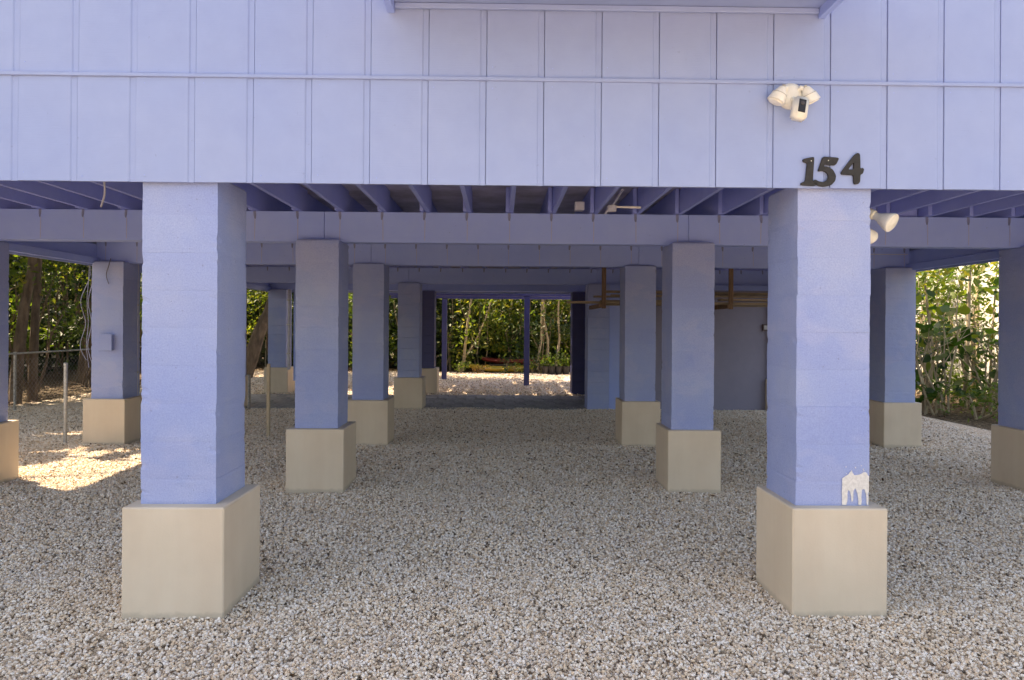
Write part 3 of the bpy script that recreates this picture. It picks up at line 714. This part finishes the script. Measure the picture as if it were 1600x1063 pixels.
# ------------------------------------------------------------------ posts, stake, fence
def free_post(px, pyb, Y, h, r, mat, label, cap=True):
    p = at(px, pyb, Y); t = empty('post', (p.x, Y, 0)); tag(t, label, 'post')
    MB().tube([(0, 0, -.05), (0, 0, h)], r, 10).build('tube', mat, t, smooth=True)
    MB().lathe([(0, 0), (r * 1.15, 0), (r * 1.15, .02), (r * .8, .03), (0, .034)], n=12).build('cap', mat, t, (0, 0, h - .004))
free_post(102, 690, 8.75, 1.02, .023, M['galv'], 'galvanised steel post standing alone in the gravel at the left')
free_post(389, 640, 12.2, .62, .025, M['rust'], 'short dull steel post right of the front left column')
p = at(419, 685, 9.25)
t = empty('stake', (p.x, 9.25, 0)); tag(t, 'thin beige stake standing in the gravel before the far back column', 'stake')
MB().cbox(-.022, .022, -.018, .018, -.05, 1.0, .003).build('shaft', M['stake'], t)
MB().cbox(-.022, .022, -.018, .018, 1.001, 1.02, .006).build('tip', M['stake'], t)

fence = empty('chain_link_fence', (-8.6, 14, 0)); tag(fence, 'low chain link fence with steel rail at the left edge of the yard', 'fence')
fy0, fy1, fx0, fh = 6.5, 27.0, -8.6, 1.02
for y in (7.0, 9.4, 11.9, 14.4, 16.9, 19.4, 21.9, 24.4, 26.9):
    MB().tube([(0, y - 14, -.05), (0, y - 14, fh + .03)], .024, 8).build('post', M['galv'], fence, smooth=True)
MB().tube([(0, fy0 - 14, fh), (0, fy1 - 14, fh)], .018, 8).build('rail', M['galv'], fence, smooth=True)
net = MB(); cell = .062 * 1.6; nn = int((fy1 - fy0) / cell); rows = int((fh - .03) / cell)
def wseg(a, b, r=.0022):
    net.tube([a, b], r, 3, False)
for i in range(-rows, nn):
    a0 = max(0, -i); L0 = min(rows, nn - i) 
    if L0 > a0:
        wseg((.028, fy0 - 14 + (i + a0) * cell, .03 + a0 * cell), (.028, fy0 - 14 + (i + L0) * cell, .03 + L0 * cell))
        wseg((.032, fy1 - 14 - (i + a0) * cell, .03 + a0 * cell), (.032, fy1 - 14 - (i + L0) * cell, .03 + L0 * cell))
tag(net.raw('mesh', M['rust'], fence), kind='stuff')

# ------------------------------------------------------------------ vegetation
def leaf_verts(p, d, n, L, W):
    s = d.cross(n).normalized() * W / 2
    return [p, p + d * L * .45 + s + n * L * .06, p + d * L, p + d * L * .45 - s + n * L * .06]
def rdir(rnd, zb=0):
    v = Vector((rnd.gauss(0, 1), rnd.gauss(0, 1), rnd.gauss(zb, .8))); return v.normalized()
def plant(x, y, h, r, leaf, n, mat, label, name='shrub', cat='shrub', group='shrubs round the yard', stems=4, z0=.15, clumps=26, seed=0, bark='palebark', trunk_r=.03, lean=(0, 0), aspect=.45):
    rnd = random.Random(seed * 77 + 13)
    t = empty(name, (x, y, -.02)); tag(t, label, cat, group)
    cl = []
    for k in range(clumps):
        zz = z0 + (h - z0) * rnd.random() ** .85; f = math.sin(pi * min(1, max(.12, (zz - z0) / (h - z0) * .82 + .16))) ** .6
        a = rnd.uniform(0, 2 * pi); rr = r * f * math.sqrt(rnd.random())
        cl.append((Vector((rr * cos(a) + lean[0] * zz, rr * sin(a) + lean[1] * zz, zz)), r * rnd.uniform(.13, .34)))
    sm = MB()
    for k in range(stems):
        c = cl[rnd.randrange(len(cl))][0]; top = Vector((c.x, c.y, max(c.z, h * .7)))
        b = Vector((rnd.uniform(-.12, .12) * r, rnd.uniform(-.12, .12) * r, 0))
        pts = [b.lerp(top, s) + Vector((rnd.uniform(-.05, .05) * h * .5, rnd.uniform(-.05, .05) * h * .5, 0)) * (s > 0) for s in (0, .25, .5, .75, 1)]
        sm.tube(pts, [trunk_r, trunk_r * .85, trunk_r * .7, trunk_r * .5, trunk_r * .2], 6)
        for q in range(3):
            c2 = cl[rnd.randrange(len(cl))][0]; s0 = pts[1 + q]
            sm.tube([s0, s0.lerp(c2, .5) + Vector((0, 0, .06 * h * rnd.random())), c2], [trunk_r * .45, trunk_r * .3, trunk_r * .12], 5)
    sm.build('stem' if name != 'tree' else 'trunk', M[bark], t, smooth=True)
    m = MB(); 
    for k in range(n):
        c, cr = cl[rnd.randrange(len(cl))]
        p = c + Vector((rnd.gauss(0, 1), rnd.gauss(0, 1), rnd.gauss(0, .7))) * cr
        if p.z < .03: p.z = .03 + rnd.random() * .2
        d = rdir(rnd, -.25); nn_ = rdir(rnd, .8); L = leaf * rnd.uniform(.6, 1.25)
        vs = leaf_verts(p, d, nn_, L, L * aspect); b = len(m.v); m.v += [tuple(v) for v in vs]; m.f.append((b, b + 1, b + 2, b + 3))
    tag(m.raw('foliage' if name != 'tree' else 'crown', M[mat], t), kind='stuff')
    return t
rv = random.Random(3)
ORD = 'first second third fourth fifth sixth seventh eighth ninth tenth eleventh twelfth thirteenth'.split()
# thicket behind the yard, seen through the back opening
desc = ['dense', 'loose', 'tall', 'bushy', 'thin', 'spreading', 'leggy', 'rounded']
tone = {'leaf_a': 'mid green', 'leaf_b': 'dark green', 'leaf_c': 'yellow green'}
BACK = [(-6.6, 23.4, 3.6, 1.3, 'leaf_b'), (-4.9, 23.2, 3.4, 1.3, 'leaf_a'), (-3.3, 23.6, 3.8, 1.3, 'leaf_b'), (-1.9, 23.5, 3.6, 1.2, 'leaf_b'), (-.7, 23.2, 3.4, 1.1, 'leaf_c'), (.5, 23.6, 3.6, 1.2, 'leaf_a'), (1.6, 23.2, 3.4, 1.2, 'leaf_b'), (2.6, 23.3, 3.3, 1.1, 'leaf_c'), (3.6, 23.6, 3.6, 1.2, 'leaf_c'), (4.8, 23.9, 3.6, 1.3, 'leaf_a')]
where = ['far left of the back opening', 'left of the back opening', 'behind the farthest columns', 'at the left of the back opening', 'behind the forked pale trunk', 'at the middle of the back opening', 'just left of the middle deck post', 'behind the middle deck post', 'at the right of the back opening', 'at the right edge of the back opening']
for k, (x, y, h, r, mt) in enumerate(BACK):
    plant(x, y, h, r, .17, 2200, mt, f'{desc[k % 8]} {tone[mt]} shrub {where[k]}', stems=3, seed=k, clumps=30)
for k in range(13):                                   # a second, taller and darker rank closing the view
    x = -13 + 1.75 * k
    plant(x, 26.2 + rv.uniform(-.6, .6), 4.4, 1.6, .34, 3000, 'leaf_b', 'dark green tree in the rank behind the back shrubs, ' + ORD[k] + ' from the left', 'tree', 'tree', 'dark trees behind the back shrubs', 2, .1, 34, 40 + k, 'bark', .07)
for k in range(5):
    plant(-12 + 5.0 * k, 30 + rv.uniform(-.6, .6), 6, 2.8, .55, 3800, 'leaf_b', 'tall dark tree in the rearmost rank, ' + ORD[k] + ' from the left', 'tree', 'tree', 'tall trees at the very back', 2, .2, 40, 60 + k, 'bark', .12)
# pale slender trunks in front of the back shrubs
def bare_tree(pts, r, label, name='tree', mat='palebark', leaves=0, seed=1, ltype='leaf_c', lr=.7):
    o0 = Vector(pts[0]); t = empty(name, o0); tag(t, label, 'tree')
    P3 = [Vector(p) - o0 for p in pts]; n = len(P3)
    MB().tube(P3, [r * (1 - .55 * i / (n - 1)) for i in range(n)], 8).build('trunk', M[mat], t, smooth=True)
    if leaves:
        rnd = random.Random(seed); m = MB()
        for k in range(leaves):
            p = P3[-1] + Vector((rnd.gauss(0, lr), rnd.gauss(0, lr), rnd.gauss(0, lr * .6)))
            d = rdir(rnd, -.4); vs = leaf_verts(p, d, rdir(rnd, .8), .2 * rnd.uniform(.6, 1.2), .09); b = len(m.v); m.v += [tuple(v) for v in vs]; m.f.append((b, b + 1, b + 2, b + 3))
        tag(m.raw('crown', M[ltype], t), kind='stuff')
Yb = 22.3
bare_tree([at(723, 580, Yb), at(726, 550, Yb), at(730, 510, Yb), at(737, 465, Yb), at(740, 430, Yb)], .055, 'slender pale trunk rising straight in the back opening', leaves=350, seed=4)
bare_tree([at(714, 579, Yb), at(728, 557, Yb), at(742, 535, Yb), at(758, 500, Yb), at(768, 470, Yb)], .035, 'thin pale trunk leaning right across the straight one', leaves=220, seed=5)
for k, (a, b) in enumerate(((838, 846), (856, 848), (868, 872))):
    bare_tree([at(a, 578, Yb), at((a + b) / 2 + 4, 530, Yb), at(b, 490, Yb), at(b + 3, 440, Yb)], .05, ['slender trunk just right of the middle deck post', 'crooked pale trunk above the black pots', 'rightmost slender trunk in the back opening'][k], leaves=260, seed=6 + k, lr=.6)
# plant pots
for k, a in enumerate((852, 862, 873, 884)):
    p = at(a, 583, 21.6); t = empty('plant_pot', (p.x, 21.6, 0)); tag(t, ['first black plant pot, nearest the middle deck post', 'second black plant pot from the deck post', 'third black plant pot from the deck post', 'last black plant pot beside the dark blue column'][k], 'plant pot', 'black pots at the back of the yard')
    MB().lathe([(0, 0), (.10, 0), (.13, .24), (.145, .24), (.145, .27), (.12, .27), (.115, .23), (0, .22)], n=16).build('pot', M['pot'], t, smooth=False)
    m = MB(); rnd = random.Random(k)
    for q in range(60):
        pp = Vector((rnd.gauss(0, .1), rnd.gauss(0, .1), .28 + abs(rnd.gauss(0, .22)))); vs = leaf_verts(pp, rdir(rnd, .4), rdir(rnd, .8), .13, .06); b = len(m.v); m.v += [tuple(v) for v in vs]; m.f.append((b, b + 1, b + 2, b + 3))
    tag(m.raw('foliage', M['leaf_a'], t), kind='stuff')
# two kayaks resting on the ground under the shrubs
def kayak(x0, x1, y, z, mat, label, hgt=.26, name='kayak'):
    L_ = x1 - x0; t = empty(name, ((x0 + x1) / 2, y, z)); tag(t, label, 'kayak')
    m = MB(); N = 16; nr = 12
    for i in range(N + 1):
        u = i / N * 2 - 1; wdt = .36 * (1 - abs(u) ** 2.3) + .012; hh = hgt * (.55 + .45 * (1 - abs(u) ** 2)) ; rise = .10 * abs(u) ** 3
        for k in range(nr):
            a = 2 * pi * k / nr; m.v.append((u * L_ / 2, wdt * cos(a), rise + hgt / 2 + hh / 2 * sin(a) * (1 if sin(a) < 0 else .8)))
    for i in range(N):
        for k in range(nr): m.f.append((i * nr + k, i * nr + (k + 1) % nr, (i + 1) * nr + (k + 1) % nr, (i + 1) * nr + k))
    m.f.append(tuple(range(nr))); m.f.append(tuple(N * nr + k for k in range(nr)))
    m.build('hull', M[mat], t, smooth=True)
    MB().lathe([(.30, 0), (.33, 0), (.33, .03), (.30, .03)], Matrix.Translation((0, 0, hgt * .88)) @ Matrix.Diagonal((1.4, .7, 1, 1)), 20).build('cockpit_rim', M['pot'], t)
xa, xb = at(733, 575, 22.2).x, at(838, 575, 22.2).x
kayak(xa, xb, 22.25, .02, 'kyellow', 'yellow kayak lying on the ground under the back shrubs')
kayak(xa + .4, xb + .3, 22.85, .24, 'kred', 'dark red kayak lying behind the yellow one', .24)
for k, a in enumerate((722, 752, 790, 806, 833, 846)):
    p = at(a, 580, 21.85); plant(p.x, 21.85, (.5, .35, .55, .4, .8, .6)[k], .3, .10, (120, 60, 110, 70, 200, 120)[k], ('leaf_a', 'leaf_e', 'leaf_b', 'leaf_a', 'leaf_b', 'leaf_c')[k], ['small plant left of the yellow kayak', 'brown tuft before the left part of the yellow kayak', 'dark tuft before the middle of the yellow kayak', 'small green tuft right of the dark one before the kayak', 'dark plant behind the foot of the middle deck post', 'pale plant between deck post and black pots'][k], stems=2, seed=300 + k, z0=.04, clumps=8, trunk_r=.012)
t = MB().cbox(-.9, .9, -.06, .06, 0, .26, .01).build('log', M['bark'], None, (.8, 22.95, -.02)); tag(t, 'dark timber under the red kayak', 'timber')

# thicket along the left fence
LEFT = [(-10.0, 10.2, 3.4, .9, 'leaf_a'), (-10.3, 12.4, 3.6, 1.0, 'leaf_c'), (-10.2, 14.6, 3.8, 1.1, 'leaf_a'), (-10.4, 17.0, 3.8, 1.2, 'leaf_b'), (-10.2, 19.6, 4.0, 1.3, 'leaf_a'), (-9.6, 22.6, 4.0, 1.3, 'leaf_c'), (-12.3, 13.2, 4.4, 1.4, 'leaf_c'), (-12.5, 16.2, 4.6, 1.5, 'leaf_a'), (-12.6, 19.4, 4.8, 1.6, 'leaf_c'), (-12.2, 22.8, 4.8, 1.6, 'leaf_a'), (-8.2, 24.0, 3.8, 1.2, 'leaf_c')]
wl = ['nearest behind the chain link fence', 'second along the left fence', 'third along the left fence', 'fourth along the left fence', 'fifth along the left fence', 'at the far end of the left fence', 'set back left of the twin trunks', 'set back between the left columns', 'set back far beyond the left fence', 'set back at the far left corner', 'filling the corner where fence and back shrubs meet']
for k, (x, y, h, r, mt) in enumerate(LEFT):
    plant(x, y, h, r, .15, 1500, mt, f'{desc[(k + 3) % 8]} {tone[mt]} shrub {wl[k]}', stems=4, seed=100 + k, z0=1.1 if k < 5 else .7, clumps=30, bark='bark')
for k in range(9):
    plant(-15.4 + rv.uniform(-.4, .4), 10 + 2.2 * k, 5.6, 1.8, .34, 3200, 'leaf_b', 'dark tree in the wood left of the fence, ' + ORD[k] + ' from the front', 'tree', 'tree', 'dark trees left of the fence', 2, .1, 34, 140 + k, 'bark', .08)
# shade trees: twin trunks behind the fence, leaning trunk further back; crowns above the eaves
def lets_sun_in(p):
    # the crowns are open where the sun reaches the gravel between the two left columns
    gx, gy = p.x - p.z * SUN.x / SUN.z, p.y - p.z * SUN.y / SUN.z
    q = noise.noise(Vector((gx * 1.6, gy * 1.6, 1))) * .5
    if -6.2 + q < gx < -3.3 and 6.1 + q < gy < 8.3 + q: return noise.noise(Vector((gx * 2.6, gy * 2.6, 4))) < (.75 if gy < 7.5 else .3)
    return noise.noise(Vector((gx * .9, gy * .9, 9))) > .42
def big_tree(pts, r, crown, cr, n, label, seed, ch=.55, leaf=.2):
    o0 = Vector(pts[0]); t = empty('tree', o0); tag(t, label, 'tree')
    P3 = [Vector(p) - o0 for p in pts]; k_ = len(P3)
    m = MB().tube(P3, [r * (1 - .5 * i / (k_ - 1)) for i in range(k_)], 10)
    rnd = random.Random(seed); cc = Vector(crown) - o0; cl = []
    for k in range(26):
        d = rdir(rnd) * rnd.random() ** .4; c = cc + Vector((d.x * cr, d.y * cr, d.z * cr * ch)); cl.append(c)
        if k < 12: m.tube([P3[-1], P3[-1].lerp(c, .5) + Vector((0, 0, .25)), c], [r * .35, r * .2, r * .06], 5)
    m.build('trunk', M['bark'], t, smooth=True)
    q = MB()
    for k in range(n):
        c = rnd.choice(cl); p = c + Vector((rnd.gauss(0, 1), rnd.gauss(0, 1), rnd.gauss(0, .6))) * cr * .2
        if lets_sun_in(p + o0): continue
        vs = leaf_verts(p, rdir(rnd, -.2), rdir(rnd, 1), leaf * rnd.uniform(.7, 1.3), leaf * .5); b = len(q.v); q.v += [tuple(v) for v in vs]; q.f.append((b, b + 1, b + 2, b + 3))
    tag(q.raw('crown', M['leaf_a'], t), kind='stuff')
big_tree([at(22, 640, 13.2), at(28, 560, 13.2), at(38, 480, 13.3), at(50, 420, 13.4), at(56, 300, 13.5)], .125, (-9.0, 13.6, 6.4), 2.6, 9000, 'thick brown trunk leaning right behind the fence', 1)
big_tree([at(50, 640, 13.6), at(52, 560, 13.6), at(56, 480, 13.7), at(60, 420, 13.8), at(66, 300, 13.9)], .095, (-10.5, 15.0, 7.0), 2.4, 7000, 'straight brown trunk right beside the leaning one', 2)
big_tree([at(380, 590, 19.5), at(392, 560, 19.5), at(405, 520, 19.5), at(420, 488, 19.5), at(440, 420, 19.6)], .24, (-5.5, 20.2, 6.0), 2.2, 3600, 'thick trunk leaning right between the left columns at the back', 3)
big_tree([(-4.2, 21.6, 0), (-4.1, 21.4, 2), (-3.8, 20.8, 4.0)], .11, (-3.3, 19.2, 6.4), 2.6, 5200, 'unseen tree added at the back so its crown shades the open deck frame', 31, .5, .22)  # added tree, trunk hidden; crown placed to break up the sun under the deck
for k, (x, y) in enumerate(((-8.3, 4.3), (-9.1, 7.4), (-9.6, 10.6), (-11.2, 12.6), (-11.0, 17.6), (-10.2, 20.6))):
    big_tree([(x, y, 0), (x + .1, y + .1, 1.5), (x + .35, y + .25, 3.8)], .13, (x + .3, y, 6.4), 2.6, 11000, ['shade tree left of the yard near the street', 'shade tree left of the yard beside the first fence post', 'shade tree behind the fence in line with the twin trunks', 'shade tree set back behind the twin trunks', 'shade tree towards the back of the left fence', 'shade tree in the far left corner of the yard'][k], 4 + k, .6, .3)

# neighbour's tan eave at far left
nb = empty('neighbour_house', (-19, 24, 0)); tag(nb, 'tan neighbouring house glimpsed behind the trunks at the left', 'house')
MB().box(-4, 3.2, 0, 6, 0, 4.6).build('wall', M['ntan'], nb); MB().cbox(-4.3, 3.6, -.5, 6.4, 4.6, 4.8, .02).build('roof', M['roof'], nb)
MB().cbox(-1, .4, -.05, -.001, 1.2, 2.4, .01).build('window', M['lens'], nb)

# right side: neighbour's white wall in the sun and broad-leafed shrubs
nw = empty('neighbour_house', (11.6, 21, 0)); tag(nw, 'white neighbouring house wall in the sun behind the broad leafed shrubs', 'house')
MB().box(0, 6, -9.5, 10, -.05, 4.9).build('wall', M['nwall'], nw)
for y in (-7.5, -5.0, -2.0, 1.0): MB().cbox(-.04, -.001, y, y + .12, 0, 4.9, .01).build('post', M['palebark'], nw)
MB().cbox(-.3, 6.3, -9.9, 10.3, 4.9, 5.05, .02).build('roof', M['roof'], nw)
lm = []
for k in range(4):
    rnd = random.Random(50 + k); m = MB(); seg = 8; N = 5
    ring = [Vector((0, 0, 0))]
    m.v.append((0, 0, 0))
    for j in range(1, 3):
        for q in range(12):
            a = 2 * pi * q / 12; rr = .5 * j / 2 * (1 + .12 * cos(2 * a) + rnd.uniform(-.06, .06)) * (1.0 if q else .75)
            m.v.append((rr * cos(a), rr * sin(a), .10 * (j / 2) ** 2 * abs(sin(a)) - .12 * (j / 2) ** 2 + rnd.uniform(-.02, .02)))
    for q in range(12):
        m.f.append((0, 1 + q, 1 + (q + 1) % 12)); m.f.append((1 + q, 13 + q, 13 + (q + 1) % 12, 1 + (q + 1) % 12))
    me = bpy.data.meshes.new('leaf'); me.from_pydata(m.v, [], m.f)
    for p in me.polygons: p.use_smooth = True
    me.materials.append(leaf_mat(f'broad_leaf_{k}', [(0, [(.035, .09, .025), (.06, .135, .03), (.12, .17, .04), (.025, .065, .02)][k]), (1, [(.035, .09, .025), (.06, .135, .03), (.12, .17, .04), (.025, .065, .02)][k])], .5, .35)); lm.append(me)
def broad_shrub(x, y, h, r, n, seed, label):
    rnd = random.Random(seed); t = empty('broadleaf_shrub', (x, y, 0)); tag(t, label, 'shrub', 'broad leafed shrubs at the right')
    sm = MB(); tips = []
    for s in range(9):
        a = rnd.uniform(0, 2 * pi); top = Vector((r * rnd.uniform(.2, 1) * cos(a), r * rnd.uniform(.2, 1) * sin(a), h * rnd.uniform(.55, 1)))
        b = Vector((rnd.uniform(-.25, .25), rnd.uniform(-.25, .25), -.03)); P3 = [b.lerp(top, q / 5) + Vector((rnd.uniform(-.06, .06), rnd.uniform(-.06, .06), 0)) for q in range(6)]
        sm.tube(P3, [.022, .02, .017, .013, .01, .006], 6)
        for i in range(1, 6):
            for w_ in range(2): tips.append(P3[i] + Vector((rnd.gauss(0, .16), rnd.gauss(0, .16), rnd.gauss(0, .12))))
        for q in range(2):
            e = P3[3] + Vector((rnd.gauss(0, .35), rnd.gauss(0, .35), rnd.uniform(.1, .5))); sm.tube([P3[2 + q], e], [.010, .004], 5); tips.append(e)
    sm.build('stem', M['palebark'], t, smooth=True)
    for k in range(n):
        p = rnd.choice(tips) + Vector((rnd.gauss(0, .10), rnd.gauss(0, .10), rnd.gauss(0, .10))); s = rnd.uniform(.09, .22)
        if p.z < .12: p.z = .12 + rnd.random() * .3
        inst('leaf', rnd.choice(lm), t, p, (rnd.gauss(0, .6), rnd.gauss(0, .6), rnd.uniform(0, 6.3)), (s * 1.15, s, s))
plant(9.9, 13.9, 3.3, .8, .13, 1500, 'leaf_a', 'dense fine leaved shrub behind the broad leafed shrubs', stems=5, seed=211, z0=.2, clumps=30)
plant(10.7, 17.2, 3.6, 1.1, .14, 1800, 'leaf_a', 'mid green shrub along the white wall, further back', stems=5, seed=212, z0=.2, clumps=30)
plant(9.0, 15.4, 3.2, .8, .13, 900, 'leaf_a', 'fine leaved shrub just right of the far right column', stems=5, seed=213, z0=.3, clumps=24)
broad_shrub(8.1, 12.3, 2.3, .75, 130, 1, 'broad leafed shrub nearest the far right blue column')
broad_shrub(9.1, 12.0, 1.9, .8, 120, 2, 'low broad leafed shrub at the right edge of the opening')
broad_shrub(8.9, 13.8, 3.0, .8, 150, 3, 'taller broad leafed shrub behind, against the white wall')
broad_shrub(10.2, 13.2, 3.2, .9, 150, 4, 'broad leafed shrub reaching highest at the right')
plant(8.4, 11.6, .55, .8, .10, 500, 'leaf_a', 'low ground plants at the foot of the broad leafed shrubs', stems=2, seed=201, z0=.03, clumps=14)
plant(9.6, 11.9, .6, .9, .10, 600, 'leaf_c', 'low yellowish plants at the right, before the white wall', stems=2, seed=202, z0=.03, clumps=14)
plant(7.4, 13.4, .7, .6, .10, 500, 'leaf_e', 'dry brown plants behind the far right column base', stems=3, seed=203, z0=.03, clumps=14)
plant(9.8, 15.6, 3.4, 1.0, .15, 800, 'leaf_a', 'loose mid green shrub growing up the white wall', stems=6, seed=204, z0=.5, clumps=22)
for k, (a, hh, tp) in enumerate(((1507, 3.0, 5), (1452, 2.6, -6), (1545, 3.0, 8))):
    Yt = 13.0 + k * .4; p0 = at(a, 640, Yt); p0.z = 0; p1 = p0 + Vector((.05, 0, 1.2)); p2 = p0 + Vector((tp * .02, 0, hh))
    bare_tree([p0, p1, p2], .055 - .012 * k, ['slim pale trunk in the middle of the right opening', 'thin stem beside the far right column', 'thin trunk at the right edge of the right opening'][k], leaves=160, seed=30 + k, lr=.45)
# fallen leaves and twigs on the stones
def litter(name, x0, x1, y0, y1, n, s, seed, label):
    rnd = random.Random(seed); m = MB()
    for k in range(n):
        y = y0 + (y1 - y0) * rnd.random(); x = rnd.uniform(x0, x1)
        d = Vector((rnd.gauss(0, 1), rnd.gauss(0, 1), rnd.gauss(0, .25))).normalized(); nn_ = Vector((rnd.gauss(0, .4), rnd.gauss(0, .4), 1)).normalized()
        L = s * rnd.uniform(.4, 1.5); vs = leaf_verts(Vector((x, y, rnd.uniform(.012, .024))), d, nn_, L, L * rnd.uniform(.3, .7)); b = len(m.v); m.v += [tuple(v) for v in vs]; m.f.append((b, b + 1, b + 2, b + 3))
    tag(m.raw(name, M['litter']), kind='stuff')
litter('fallen_leaves', -4.5, 4.5, 2.4, 6.2, 520, .026, 1, '')
litter('fallen_leaves', -8.4, 7.2, 6, 12.3, 1000, .035, 2, '')
litter('leaf_litter', -14, -8.7, 8, 24, 5000, .07, 3, '')
litter('leaf_litter', 6.9, 11.4, 11.2, 18, 1800, .07, 4, '')
litter('leaf_litter', -9, 5, 21.9, 24, 1500, .07, 5, '')
